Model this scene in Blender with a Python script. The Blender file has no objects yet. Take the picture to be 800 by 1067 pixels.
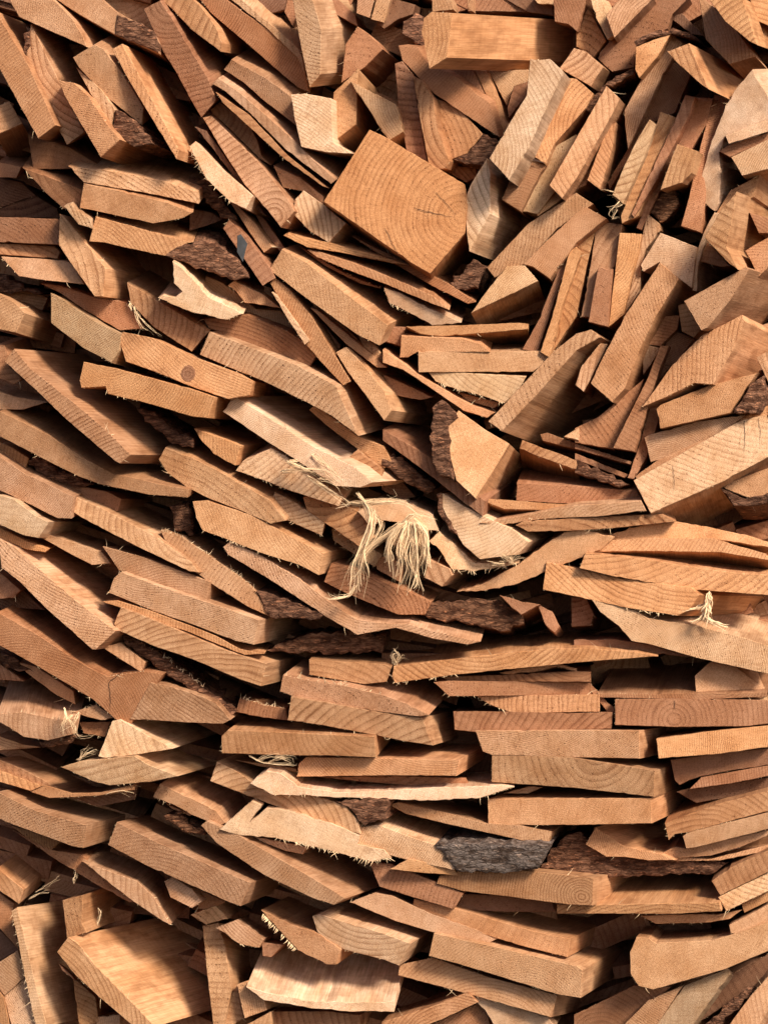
import bpy, bmesh, math, random
from mathutils import Vector, noise, geometry

# ---------------------------------------------------------------- camera, sky, sun, exposure
scene = bpy.context.scene
col = scene.collection
D = 2.5                                    # metres from the lens to the front of the pile
cam_data = bpy.data.cameras.new("camera")
cam = bpy.data.objects.new("camera", cam_data)
col.objects.link(cam)
cam.location = (0, -D, 0)
cam.rotation_euler = (math.radians(90), 0, 0)
cam_data.sensor_fit = 'VERTICAL'
cam_data.angle = 2 * math.atan(0.5335 / D)
cam_data.clip_start = 0.05
cam_data.clip_end = 100
scene.camera = cam

SUN_AZ, SUN_EL = 38.0, 37.0                # degrees to the right of the camera's back, degrees above the horizon
world = bpy.data.worlds.new("World")
scene.world = world
world.use_nodes = True
wn = world.node_tree
sky = wn.nodes.new("ShaderNodeTexSky")
sky.sky_type = 'NISHITA'
sky.sun_disc = False
sky.sun_elevation = math.radians(SUN_EL)
sky.sun_rotation = math.radians(180 - SUN_AZ)
sky.air_density = 0.5
sky.dust_density = 2.0
sky.ozone_density = 0.3
bg = wn.nodes["Background"]
bg.inputs[1].default_value = 0.13
wn.links.new(sky.outputs[0], bg.inputs[0])

sun_data = bpy.data.lights.new("sun", 'SUN')
sun = bpy.data.objects.new("sun", sun_data)
col.objects.link(sun)
sun_data.energy = 4.2
sun_data.angle = math.radians(14)
sun_data.color = (1.0, 0.885, 0.75)
a, e = math.radians(SUN_AZ), math.radians(SUN_EL)
sun_dir = Vector((math.sin(a) * math.cos(e), -math.cos(a) * math.cos(e), math.sin(e)))
sun.rotation_euler = sun_dir.to_track_quat('Z', 'Y').to_euler()

scene.view_settings.view_transform = 'Standard'
scene.view_settings.look = 'None'
scene.view_settings.exposure = 0.58
scene.view_settings.gamma = 1.0

# ---------------------------------------------------------------- materials
def nodes_of(m):
    m.use_nodes = True
    nt = m.node_tree
    return nt, nt.nodes["Principled BSDF"]

class G:
    """small node-graph helper"""
    def __init__(self, nt): self.nt = nt
    def n(self, t, **kw):
        x = self.nt.nodes.new(t)
        for k, v in kw.items(): setattr(x, k, v)
        return x
    def put(self, sock, v):
        if isinstance(v, bpy.types.NodeSocket): self.nt.links.new(v, sock)
        else: sock.default_value = v
    def m(self, op, a, b=0.0, c=None):
        x = self.n("ShaderNodeMath", operation=op)
        self.put(x.inputs[0], a); self.put(x.inputs[1], b)
        if c is not None: self.put(x.inputs[2], c)
        return x.outputs[0]
    def vm(self, op, a, b):
        x = self.n("ShaderNodeVectorMath", operation=op)
        self.put(x.inputs[0], a); self.put(x.inputs[1], b)
        return x.outputs[0]
    def noise(self, vec, scale, detail=3.0, rough=0.55, out=0):
        x = self.n("ShaderNodeTexNoise")
        self.put(x.inputs["Vector"], vec)
        x.inputs["Scale"].default_value = scale; x.inputs["Detail"].default_value = detail
        x.inputs["Roughness"].default_value = rough
        return x.outputs[out]
    def ramp(self, fac, stops):
        x = self.n("ShaderNodeValToRGB")
        self.put(x.inputs[0], fac)
        cr = x.color_ramp
        while len(cr.elements) < len(stops): cr.elements.new(0.5)
        for el, (p, c) in zip(cr.elements, stops):
            el.position = p
            el.color = (c, c, c, 1) if isinstance(c, (int, float)) else (*c, 1)
        return x.outputs[0]
    def mix(self, fac, a, b, mode='MIX'):
        x = self.n("ShaderNodeMix", data_type='RGBA', blend_type=mode)
        self.put(x.inputs[0], fac)
        for s, v in ((x.inputs[6], a), (x.inputs[7], b)):
            self.put(s, v if isinstance(v, bpy.types.NodeSocket) else (*v, 1))
        return x.outputs[2]
    def attr(self, name, out):
        x = self.n("ShaderNodeAttribute", attribute_name=name)
        return x.outputs[out]
    def sep(self, v):
        x = self.n("ShaderNodeSeparateXYZ"); self.put(x.inputs[0], v); return x.outputs
    def comb(self, a, b, c):
        x = self.n("ShaderNodeCombineXYZ")
        for s, v in zip(x.inputs, (a, b, c)): self.put(s, v)
        return x.outputs[0]

def wood_material(name, end):
    mat = bpy.data.materials.new(name)
    nt, bsdf = nodes_of(mat)
    g = G(nt)
    wc = g.attr("grain", "Vector")                  # millimetres from the pith, across (x, y) and along (z) the board
    base = g.attr("wood_colour", "Color")
    par = g.attr("wood_traits", "Vector")           # ring spacing, pore strength, ring contrast
    spacing, pores, contrast = g.sep(par)
    x, y, z = g.sep(wc)
    slow = g.comb(g.m('MULTIPLY', x, 0.02), g.m('MULTIPLY', y, 0.02), g.m('MULTIPLY', z, 0.002))
    wv = g.noise(slow, 1.0, 3.0, 0.5, out=1)
    warp = g.vm('MULTIPLY', g.vm('SUBTRACT', wv, (0.5, 0.5, 0.5)), (10, 10, 0))
    mid = g.noise(g.comb(g.m('MULTIPLY', x, 0.16), g.m('MULTIPLY', y, 0.16), g.m('MULTIPLY', z, 0.006)), 1.0, 2.0, 0.5, out=1)
    warp2 = g.vm('MULTIPLY', g.vm('SUBTRACT', mid, (0.5, 0.5, 0.5)), (1.3, 1.3, 0))
    pos = g.vm('ADD', g.vm('ADD', g.comb(x, y, 0.0), warp), warp2)
    px, py, _ = g.sep(pos)
    r = g.m('SQRT', g.m('ADD', g.m('MULTIPLY', px, px), g.m('MULTIPLY', py, py)))
    rn = g.noise(g.comb(g.m('MULTIPLY', r, 0.09), z if False else 3.7, 0.0), 1.0, 2.0, 0.6)
    t = g.m('ADD', g.m('DIVIDE', r, spacing), g.m('MULTIPLY', rn, 1.6))
    f = g.m('FRACT', t)
    ring = g.ramp(f, [(0.0, 0.35), (0.12, 0.0), (0.45, 0.08), (0.74, 0.45), (0.90, 1.0), (1.0, 0.45)])
    strength = g.m('MULTIPLY', contrast, g.ramp(g.noise(wc, 0.035, 2.0), [(0.3, 0.35), (0.7, 1.0)]))
    ringf = g.m('MULTIPLY', ring, strength if end else g.m('MULTIPLY', strength, 0.4))
    c = g.mix(ringf, base, g.mix(1.0, base, (0.46, 0.34, 0.25), 'MULTIPLY'))
    # broad warm and pale clouds in the timber
    cloud = g.ramp(g.noise(g.comb(g.m('MULTIPLY', x, 0.03), g.m('MULTIPLY', y, 0.03), g.m('MULTIPLY', z, 0.008)), 1.0, 4.0, 0.6), [(0.32, 0.0), (0.68, 1.0)])
    c = g.mix(cloud, g.mix(1.0, c, (0.86, 0.76, 0.66), 'MULTIPLY'), g.mix(1.0, c, (1.10, 1.12, 1.16), 'MULTIPLY'))
    if end:
        vor = g.n("ShaderNodeTexVoronoi")
        g.put(vor.inputs["Vector"], g.comb(g.m('MULTIPLY', px, 0.34), g.m('MULTIPLY', py, 0.34), g.m('MULTIPLY', z, 0.05)))
        vor.inputs["Scale"].default_value = 1.0
        dots = g.ramp(vor.outputs["Distance"], [(0.16, 1.0), (0.33, 0.0)])
        patch = g.ramp(g.noise(wc, 0.06, 2.0), [(0.36, 0.0), (0.52, 1.0)])
        pf = g.m('MULTIPLY', g.m('MULTIPLY', dots, patch), g.m('MULTIPLY', pores, g.m('ADD', 0.30, ring)))
        c = g.mix(pf, c, g.mix(1.0, c, (0.28, 0.19, 0.13), 'MULTIPLY'))
        fine = g.noise(wc, 1.1, 3.0, 0.7)
        # faint marks the saw left, straight across the cut
        saw = g.noise(g.comb(g.m('ADD', g.m('MULTIPLY', x, 0.55), g.m('MULTIPLY', y, 0.22)), g.m('MULTIPLY', y, 0.02), 0.0), 1.0, 2.0, 0.6)
        c = g.mix(g.ramp(fine, [(0.30, 1.0), (0.60, 0.0)]), c, g.mix(1.0, c, (0.64, 0.55, 0.47), 'MULTIPLY'))
        arc = g.m('MULTIPLY', g.m('ARCTAN2', py, px), 95.0)
        rays = g.noise(g.comb(g.m('MULTIPLY', arc, 0.8), g.m('MULTIPLY', r, 0.07), 1.3), 1.0, 2.0, 0.6)
        c = g.mix(g.ramp(rays, [(0.52, 0.0), (0.72, 0.55)]), c, g.mix(1.0, c, (0.72, 0.63, 0.54), 'MULTIPLY'))
        c = g.mix(g.ramp(rays, [(0.28, 0.5), (0.45, 0.0)]), c, g.mix(1.0, c, (1.14, 1.16, 1.18), 'MULTIPLY'))
        c = g.mix(1.0, c, (1.10, 1.11, 1.12), 'MULTIPLY')
        c = g.mix(g.m('MULTIPLY', g.ramp(saw, [(0.55, 0.0), (0.75, 1.0)]), 0.35), c, g.mix(1.0, c, (1.18, 1.2, 1.22), 'MULTIPLY'))
        dirt = g.ramp(g.noise(g.vm('MULTIPLY', wc, (0.035, 0.035, 0.01)), 1.0, 8.0, 0.68), [(0.55, 0.0), (0.72, 0.6)])
        c = g.mix(dirt, c, g.mix(1.0, c, (0.66, 0.56, 0.48), 'MULTIPLY'))
        scr = g.noise(g.comb(g.m('ADD', g.m('MULTIPLY', x, -0.05), g.m('MULTIPLY', y, 0.11)), g.m('ADD', g.m('MULTIPLY', x, 1.3), g.m('MULTIPLY', y, 0.7)), 0.0), 1.0, 2.0, 0.5)
        c = g.mix(g.ramp(scr, [(0.60, 0.0), (0.74, 0.5)]), c, g.mix(1.0, c, (0.66, 0.58, 0.5), 'MULTIPLY'))
        height = g.m('ADD', g.m('ADD', g.m('MULTIPLY', fine, 0.9), g.m('MULTIPLY', saw, 0.6)), g.m('MULTIPLY', pf, -0.5))
        bump_d = 0.0014
    else:
        fib = g.noise(g.comb(g.m('MULTIPLY', x, 0.7), g.m('MULTIPLY', y, 0.7), g.m('MULTIPLY', z, 0.03)), 1.0, 4.0, 0.65)
        c = g.mix(g.ramp(fib, [(0.30, 0.8), (0.62, 0.0)]), c, g.mix(1.0, c, (0.62, 0.53, 0.46), 'MULTIPLY'))
        # blade marks across the length, and grey weathering in patches
        blade = g.noise(g.comb(g.m('MULTIPLY', x, 0.01), g.m('MULTIPLY', y, 0.01), g.m('MULTIPLY', z, 0.25)), 1.0, 2.0, 0.6)
        c = g.mix(g.m('MULTIPLY', g.ramp(blade, [(0.45, 0.0), (0.65, 1.0)]), 0.25), c, g.mix(1.0, c, (0.72, 0.66, 0.6), 'MULTIPLY'))
        stain = g.ramp(g.noise(g.comb(g.m('MULTIPLY', x, 0.04), g.m('MULTIPLY', y, 0.04), g.m('MULTIPLY', z, 0.02)), 1.0, 5.0, 0.6), [(0.47, 0.0), (0.62, 0.8)])
        c = g.mix(stain, c, g.mix(1.0, c, (0.60, 0.53, 0.47), 'MULTIPLY'))
        c = g.mix(1.0, c, (1.06, 1.07, 1.1), 'MULTIPLY')
        height = g.m('ADD', g.m('MULTIPLY', fib, 1.0), g.m('MULTIPLY', blade, 0.5))
        bump_d = 0.0005
    b = g.n("ShaderNodeBump")
    b.inputs["Strength"].default_value = 0.7
    b.inputs["Distance"].default_value = bump_d
    g.put(b.inputs["Height"], height)
    g.put(bsdf.inputs["Base Color"], c)
    g.put(bsdf.inputs["Normal"], b.outputs[0])
    bsdf.inputs["Roughness"].default_value = 0.72
    bsdf.inputs["Specular IOR Level"].default_value = 0.22
    return mat

def bark_material():
    mat = bpy.data.materials.new("bark")
    nt, bsdf = nodes_of(mat)
    g = G(nt)
    wc = g.attr("grain", "Vector")
    base = g.attr("wood_colour", "Color")
    x, y, z = g.sep(wc)
    v = g.comb(g.m('MULTIPLY', x, 0.07), g.m('MULTIPLY', y, 0.22), g.m('MULTIPLY', z, 0.05))
    n1 = g.noise(v, 1.0, 6.0, 0.68)
    n2 = g.noise(v, 1.7, 6.0, 0.75)
    plates = g.n("ShaderNodeTexVoronoi", feature='DISTANCE_TO_EDGE')
    g.put(plates.inputs["Vector"], g.vm('ADD', v, g.vm('MULTIPLY', g.noise(v, 2.0, 3.0, 0.6, out=1), (0.7, 0.7, 0.7))))
    plates.inputs["Scale"].default_value = 1.1
    gap = g.ramp(plates.outputs["Distance"], [(0.0, 0.5), (0.09, 0.0)])
    c = g.mix(g.ramp(n1, [(0.42, 0.0), (0.58, 1.0)]), g.mix(1.0, base, (0.30, 0.23, 0.18), 'MULTIPLY'), base)
    c = g.mix(g.ramp(n2, [(0.57, 0.0), (0.68, 0.9)]), c, g.mix(1.0, base, (2.7, 2.4, 2.1), 'MULTIPLY'))
    c = g.mix(gap, c, g.mix(1.0, base, (0.25, 0.19, 0.16), 'MULTIPLY'))
    b = g.n("ShaderNodeBump")
    b.inputs["Strength"].default_value = 1.0
    b.inputs["Distance"].default_value = 0.004
    g.put(b.inputs["Height"], g.m('SUBTRACT', g.m('ADD', n1, g.m('MULTIPLY', n2, 0.5)), g.m('MULTIPLY', gap, 0.6)))
    g.put(bsdf.inputs["Base Color"], c)
    g.put(bsdf.inputs["Normal"], b.outputs[0])
    bsdf.inputs["Roughness"].default_value = 0.85
    bsdf.inputs["Specular IOR Level"].default_value = 0.2
    return mat

def plain_material(name, rgb, rough=0.8):
    mat = bpy.data.materials.new(name)
    nt, bsdf = nodes_of(mat)
    g = G(nt)
    tc = g.n("ShaderNodeTexCoord")
    n = g.noise(tc.outputs["Object"], 90.0, 4.0, 0.65)
    g.put(bsdf.inputs["Base Color"], g.mix(g.ramp(n, [(0.3, 0.0), (0.7, 1.0)]), tuple(c * 0.7 for c in rgb), tuple(min(1, c * 1.2) for c in rgb)))
    bsdf.inputs["Roughness"].default_value = rough
    bsdf.inputs["Specular IOR Level"].default_value = 0.2
    return mat

END = wood_material("sawn_end_grain", True)
SIDE = wood_material("sawn_long_grain", False)
BARK = bark_material()
FIBRE = plain_material("torn_wood_fibre", (0.74, 0.53, 0.31))
STAMP = plain_material("grey_stamp_ink", (0.06, 0.06, 0.06))
CRACK = plain_material("dark_crack", (0.05, 0.025, 0.016))

DATA = """
@A0
P 1 25,8 o|-10,48 20,108 115,262 234,522 160,577 100,470 -10,270
P 2 25,-8 n|130,100 175,190 245,335 352,552 280,605 200,450 110,238
>bark|98,140 128,128 128,190 112,240 96,215
P 2 30,12 n|40,-30 190,-30 245,18 300,75 345,148 362,195 200,125 80,70 45,10
P 2 15,12 n|200,-30 240,0 330,60 480,145 662,222 665,180 640,130 480,45 400,-30
>bark|482,145 490,60 560,85 640,128 665,182 660,218 570,182
P 1 22,-14 o|305,240 395,185 432,203 520,320 600,450 592,522 440,400 330,282
P 1 30,14 p|318,280 420,370 482,457 465,530 395,420
>bark|482,457 560,500 640,600 560,612 462,545
P 0 30,12 o|245,335 310,345 370,400 450,520 502,582 420,655 340,520 270,400|frayed corner plank above a black lump
~1|245,335 310,345 370,400 450,520
P 0 25,10 o|468,205 510,182 600,350 746,625 735,662 600,440 540,340|plank showing a broad smooth brown side
P 2 20,-10 r|600,38 668,2 720,80 800,215 870,330 900,420 840,490 795,415 740,310 680,215
P 2 25,5 o|670,-5 720,40 800,125 920,215 925,180 900,110 840,30 800,-10
B 2 15,25 o|-20,450 40,420 95,515 -20,565
P 3 5,-20 r|118,560 290,615 442,705 140,705
P 2 10,-18 r|95,698 210,740 345,792 333,868 268,872 190,802
~2|95,698 190,802 268,872
P 1 15,-15 n|285,693 450,710 670,752 825,800 828,850 660,814 350,760
P 4 15,-10 r|-10,675 90,697 70,742 -10,738
@A1
P 3 10,-20 r|20,-20 140,-5 200,40 300,110 430,210 470,300 490,385 440,365 250,200 80,55
S 3 10,-15 n|150,-12 205,-5 300,78 420,180 455,215 472,312 440,240 300,108
~1|300,78 420,180
B 6 10,10 d|250,-20 400,-20 385,40 320,60
B 6 10,10 r|390,0 420,0 440,60 420,110 385,50
P 1 32,-2 n|415,-20 500,-10 540,120 535,310 490,364 455,200|upright plank with a shaded smooth right side
P 5 10,10 r|500,-10 600,-10 680,60 690,110 600,60
P 4 10,-10 n|690,-10 760,-10 740,75 685,55
~1|740,75 685,55
P 4 10,-10 n|770,-10 830,-10 800,95 745,80
B 3 20,15 r|690,110 735,140 795,205 720,280 622,345 640,185
B 2 20,20 o|590,385 650,330 692,285 686,460 682,520 588,592 580,500|block with cross-hatched saw marks
W 1 12,18 o|655,335 740,378 855,440 880,548 820,587 795,552 740,460
P 0 18,8 w|412,395 470,390 580,410 588,590 670,640 560,635 455,612 425,480|squarish pale offcut face
~1|412,395 470,390 580,410
P 2 20,-15 n|165,248 300,320 412,402 442,455 432,522 300,420 210,340 133,290
S 1 15,-12 n|85,350 110,325 200,385 400,560 500,660 602,750 580,767 400,632 240,470 140,382
S 1 5,-6 o|100,385 240,480 400,648 572,786 545,777 390,667 250,540 130,430
P 3 15,-12 o|75,460 115,425 240,520 275,590 290,650 330,690 280,660 160,540
P 1 25,8 n|45,490 80,482 170,570 290,690 400,830 428,880 370,947 310,870 220,770 110,600
S 2 8,-6 d|15,530 60,545 130,640 240,800 310,900 280,885 200,772 90,622
P 1 25,15 p|-10,610 15,588 110,690 255,815 225,870 160,842 60,745|pale plank with a whiskered lower edge
~3|-10,610 60,745 160,842
K 3 10,5 k|-10,740 50,760 80,800 60,830 -10,810
B 0 6,16 a|740,540 800,568 1136,768 1148,860 1136,972 992,1140 920,1100 548,840|square block with growth rings|1118,905
!0.6|930,868 1010,890 1090,905
!0.5|1015,800 1060,850 1100,895
!0.5|805,950 830,1010 870,1070
@A2
B -3 62,3 o|165,75 195,50 285,55 275,150 262,240 188,287 155,130|thick beam lying level near the top
~1|165,75 195,50 285,55
P 2 25,-5 r|60,190 140,195 180,260 300,320 440,430 480,572 400,520 210,392 150,330 75,250
P 2 15,8 r|45,265 75,255 120,310 180,680 95,640 60,440
P 1 20,8 o|120,315 160,340 205,410 225,540 272,672 258,702 190,706 150,500
B 2 20,18 o|215,410 300,440 412,560 345,640 272,668 225,520
>bark|412,556 480,590 430,690 340,686 290,664 345,642
B 3 15,10 r|280,690 380,700 390,740 340,760 260,715
S 3 15,5 o|375,290 430,295 500,500 520,520 500,547 450,450
P 4 15,8 n|435,295 600,290 600,340 540,360 510,440
B 3 15,8 r|540,360 596,340 590,400 520,490 513,450
P 3 15,8 r|215,290 370,290 420,400 330,350
P -2 15,14 w|608,245 650,250 690,245 748,300 700,400 640,530 600,620 520,750 438,660 530,500 592,400|long pale board leaning away from the beam
~1|608,245 650,250 690,245 748,300
B 2 15,10 n|730,285 790,200 840,215 912,280 860,360 800,325
P 1 10,14 o|770,325 800,328 872,390 840,450 710,600 672,686 590,630 640,540
!2.2|590,634 620,664 672,680
P 1 12,12 o|585,640 672,690 650,722 570,882 490,832 530,740
P 2 10,10 g|660,695 720,605 800,560 832,600 740,760 640,892 572,882
K 4 10,5 k|80,90 130,50 165,70 160,190 130,185 75,140
P 5 10,5 d|-20,-10 60,0 130,20 120,60 60,80 0,120 -30,100
P 5 10,10 n|200,0 280,-10 290,40 200,50
S 5 10,10 o|345,-10 372,-10 370,47 350,47
P 6 10,10 r|370,-10 500,-10 600,50 480,48 375,47
P 6 10,10 d|500,-5 620,-10 700,20 705,65 600,50
V 5 10,5 p|620,-10 710,-10 705,20 640,15
P 3 12,8 r|705,-10 800,-10 845,-10 802,130 765,100 710,90
@A3
P 5 10,10 r|-10,-10 45,-10 20,70 -20,110
V 3 12,5 p|60,-10 100,-10 125,40 155,150 130,165 90,90 65,20
P 4 10,10 o|50,30 80,90 125,170 70,242 0,195 0,130
P 2 8,14 n|123,65 165,10 200,-10 322,-10 158,157
P 4 8,10 r|90,245 100,215 160,150 240,90 330,-10 470,-10 400,60 380,120 250,180 240,280 150,300|long dark board end behind the bark-topped piece
B 5 8,8 d|385,70 440,55 530,150 480,142
B 1 15,8 o|247,195 395,138 335,240 262,325 245,290|block capped by a curl of reddish bark
>bark|240,172 330,130 420,122 470,135 482,157 395,140 330,155 249,190
P 2 18,2 n|400,140 442,180 350,330 215,622 205,540 200,460 270,330
~1|200,460 205,540
P 3 10,8 r|395,255 440,270 477,315 410,470 300,520 140,790 130,760 215,620 300,430
K 2 8,8 k|20,460 130,340 240,285 240,312 130,362 60,472
P -2 32,16 o|378,215 470,180 478,202 552,372 520,352 420,262|tapered plank whose right edge glints
P 2 15,16 o|510,-10 540,0 640,90 746,235 638,268 540,165|dotted plank running off the top
P -2 12,5 o|548,-10 690,-10 705,30 752,187 720,172 620,90
P 3 12,5 o|720,-10 810,-10 810,112 760,90
V 1 25,-3 w|735,288 760,340 812,420 812,490 620,568 595,640 600,760 590,850 575,880 524,840 525,720 560,600 620,440 680,350|tall pale curved plate standing on edge|2600,-900
S 0 8,-8 p|620,565 812,490 812,545 635,600
~1|620,565 812,490
S 1 8,8 r|595,630 640,602 812,548 812,580 640,655
P 0 12,12 p|645,655 812,575 812,702 690,732
B 2 15,10 o|585,885 640,795 765,728 740,820 700,840 665,810 590,920
~1|640,795 765,728
P 0 14,5 p|305,498 332,520 290,640 195,850 150,812 200,690 260,570|narrow pale upright stick
P 1 12,6 o|350,465 415,490 400,560 260,900 190,932 185,900 260,722 330,530
S 1 12,6 r|455,395 495,405 470,480 330,760 240,905 230,892 300,740 420,480
P 2 12,6 r|500,405 570,410 540,520 480,622 420,602 450,530
B -1 12,6 o|420,600 506,630 480,720 440,762 350,792 370,730|short block face with a glinting edge
P 2 12,10 r|575,395 648,405 600,560 530,720 540,800 520,970 436,942 470,820 500,680 540,520
P 2 12,8 o|45,750 130,530 165,510 150,622 100,790
P 3 12,8 n|-20,800 60,650 92,660 40,772
P 0 12,10 o|125,358 182,412 150,475 0,745 -60,827 -112,772 -60,680 0,575|rounded baton leaning on the grey lined board
K 3 10,8 k|310,885 350,810 420,770 430,850 390,900 350,930
P 2 10,8 r|250,950 320,780 360,720 350,790 300,890 270,957
@B0
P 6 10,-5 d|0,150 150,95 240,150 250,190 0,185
P 2 15,5 r|-20,184 240,192 250,200 243,300 -20,288
S 3 15,3 o|-20,293 230,305 252,330 240,358 -20,340
P 2 20,-3 n|5,350 260,366 300,376 352,465 200,450 80,432
~1|5,350 80,432
P 1 32,6 o|250,172 275,190 380,320 442,400 432,516 395,516 300,382 245,300|thick plank with a shaded hollow behind it
S 0 8,-8 p|268,140 295,130 382,198 386,234 328,216
P 1 5,-18 o|350,45 500,75 700,125 806,165 760,190 640,212 500,182 333,146
~1|640,212 760,190 806,165
P 1 8,-15 o|400,182 520,215 700,265 806,290 740,312 690,347 520,312 440,292 373,286
>bark|690,347 740,310 810,290 900,300 1000,370 1040,440 960,446 800,390
V 0 8,-12 w|720,370 760,398 810,450 870,518 1015,588 950,613 800,582 660,522 680,510 730,520 762,496 725,460|torn pale sliver curling over the planks
~1|660,522 800,582
P 2 18,-12 n|530,458 600,498 700,558 872,660 800,746 640,642 545,542
P 3 10,-12 r|170,462 250,470 400,520 530,540 602,650 500,657 350,570 250,500
P 1 30,10 g|212,500 260,525 400,620 506,677 500,740 465,792 350,732 214,626|greyish plank below the thick brown one
P 1 30,10 n|-10,498 60,540 105,585 70,667 -10,652
K 6 10,0 k|-10,420 60,450 180,500 -10,500
P 6 10,-5 d|-10,20 90,40 150,95 -10,150
@B1
P 2 22,5 o|155,115 195,140 270,220 334,308 300,333 235,242
S 3 10,5 r|260,165 300,190 392,322 370,332 300,242
P 1 12,-5 r|130,232 155,195 230,270 330,400 347,440 295,472 240,392|reddish plank with a dark grey stamp
~2|130,232 155,195
>mark|190,262 204,256 232,296 212,372 188,330
K 3 10,5 k|15,40 60,20 120,100 190,200 120,190 60,100
P 4 10,-5 d|-10,150 80,165 132,195 60,222 -10,242
P 3 12,-14 n|60,430 130,460 270,570 370,575 442,642 430,672 280,612 45,482
W 2 10,-8 o|180,450 300,510 372,566 300,552 220,542 180,490 150,470
~2|150,470 180,490 220,542
P 2 15,-10 r|50,610 230,592 400,660 527,745 490,812 300,742 70,647|dark ringed board in shade
P 0 22,-10 n|322,405 375,318 480,375 650,510 817,635 780,720 690,676 500,541|long smooth plank slanting below the ringed block
S 1 5,-8 o|382,262 400,254 600,298 800,352 905,385 830,377 640,337 480,311
S 1 6,-10 o|480,322 540,332 680,378 800,425 1000,510 1072,572 1000,547 800,462 640,402 520,352
~1|480,322 540,332
S 2 6,-8 r|450,310 500,340 640,420 790,482 700,462 560,392
~1|640,420 790,482
S 2 6,-8 r|665,265 800,330 1080,468 1182,540 1150,547 1000,472 800,352
P 1 14,-10 o|325,460 345,438 410,490 500,600 600,770 662,870 630,887 560,812 480,722 400,592
S 0 5,-5 p|333,498 352,510 492,700 470,717 400,612
P 3 8,-8 r|490,580 540,620 620,720 600,762 540,700
S 1 8,-8 o|494,563 520,570 620,650 740,750 812,812 770,812 640,712
P 2 8,-8 o|690,673 740,700 802,770 790,802 720,742
S 2 6,-6 o|480,523 560,570 742,742 720,757 600,662
B 1 18,12 p|430,110 465,73 550,135 642,210 570,292 490,242 424,175|curved pale block with soft arcs of grain
~1|424,175 490,242 570,292
P 2 12,-8 o|340,-30 450,20 550,100 545,130 470,77 380,62
~1|380,62 470,77
B 3 8,8 n|300,468 332,480 342,532 300,522
@B2
V 1 5,-10 p|0,480 60,498 200,570 322,625 200,637 100,582 20,542
~2|0,480 20,542 100,582
K 2 8,8 k|268,462 370,358 432,390 390,480 300,492
B 1 7,16 p|362,585 430,490 510,388 585,386 642,452|pale block with a flat dark underside
B 0 26,12 w|340,100 360,50 428,-60 442,0 440,170 355,327 343,250|pale many-sided block beside the ringed block
P 2 12,12 n|428,395 600,212 800,83 872,130 720,232 590,377 460,437
P 1 12,14 o|580,382 680,280 800,168 840,143 927,190 800,292 690,442 620,392
B 2 12,10 o|613,150 700,70 748,105 640,180
S 2 10,6 r|575,737 640,620 700,470 760,318 782,325 720,500 640,747
S 1 10,6 o|650,747 700,600 770,330 800,308 822,330 740,560 690,772
P 1 5,-12 o|65,770 72,680 320,690 400,710 442,747 138,748 100,770
S 1 3,14 o|90,640 340,635 560,625 602,630 600,652 430,667 240,682 150,672
P 2 10,8 r|-10,610 20,640 90,642 70,722 -10,700
@B3
P 2 10,6 o|25,215 82,225 40,400 0,600 -95,742 -60,560 -10,380
P 2 10,6 n|85,205 192,215 160,390 150,400 60,602 20,600 60,380|dotted upright board in the fan of uprights
P 1 10,6 r|90,395 152,400 132,642 50,622
P 1 10,6 o|180,250 272,255 260,330 220,470 200,590 135,642 150,500
P 2 10,6 n|295,170 345,210 352,240 290,320 270,400 260,500 200,590 240,420 270,290
B 1 22,10 p|350,250 502,310 480,480 400,420 345,373 280,412 268,385|squat pale block with a ragged corner
~1|268,385 280,412
P 0 16,8 o|348,374 427,442 330,600 275,710 200,900 150,957 60,877 100,790 200,600|big dotted plank pointing up and right
B 2 10,8 r|330,600 432,595 420,652 350,722 304,717
P 2 10,8 p|290,690 300,720 352,730 310,800 280,842 275,760
P 2 14,8 o|423,553 455,543 517,657 490,687 440,662
P 3 10,8 r|400,655 492,690 410,802 330,802
B -3 17,5 o|668,78 652,180 625,310 674,404 640,382 533,270 600,160|block with a narrow bright flank
P 2 10,6 r|530,320 545,290 640,390 600,392 518,370
V 1 8,3 p|575,165 602,170 545,260 510,380 502,492 484,492 495,350 530,250
~2|484,492 502,492
B 1 12,14 o|703,325 760,290 812,262 832,300 802,390 760,432
P 2 10,8 r|720,165 812,192 812,252 760,252
P -2 22,5 o|448,535 600,450 705,392 722,402 640,532 545,647 520,657|plank end like a folded pale wedge
P 0 24,9 o|690,592 702,620 650,740 570,882 490,877 370,937 273,977 330,900 400,800 520,680|broad plank cut to a long slanted point
~1|273,977 370,937 490,877
P 0 10,10 o|750,770 812,735 812,790 802,880
@C0
P 0 50,2 n|18,65 60,13 130,98 300,230 430,340 545,455 500,492 480,482 270,302 160,195|long plank showing its pale top face
P 0 26,3 o|333,140 350,68 480,95 800,182 897,215 866,302 800,296 600,237 450,202 440,170 340,177|dotted plank with a broken corner
~1|600,237 450,202 440,170
P 0 18,3 o|497,-25 512,-57 640,-30 800,45 1000,118 1057,150 1040,207 950,224 800,172 640,107 525,67|plank with a dark round knot
>knot|758,104 768,88 786,80 802,86 814,102 816,122 808,140 792,151 774,148 760,134 753,118
P 3 10,-8 o|-10,188 60,213 202,235 100,267 -10,267
P 1 22,-12 n|0,273 200,370 350,470 470,535 540,547 680,580 792,600 782,634 620,622 420,579 330,547 180,472 -6,375|long curved slab with a frayed edge
~1|420,579 330,547 180,472
P 3 10,-5 o|-6,395 60,430 122,470 110,512 -6,450
K 3 10,-5 k|110,485 150,460 230,508 392,580 330,592 200,552
P 3 25,0 r|150,540 330,585 450,610 507,640 490,692 350,642 230,572
P 1 20,-10 n|-10,455 100,530 312,630 298,722 240,720 100,650 -10,600
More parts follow.
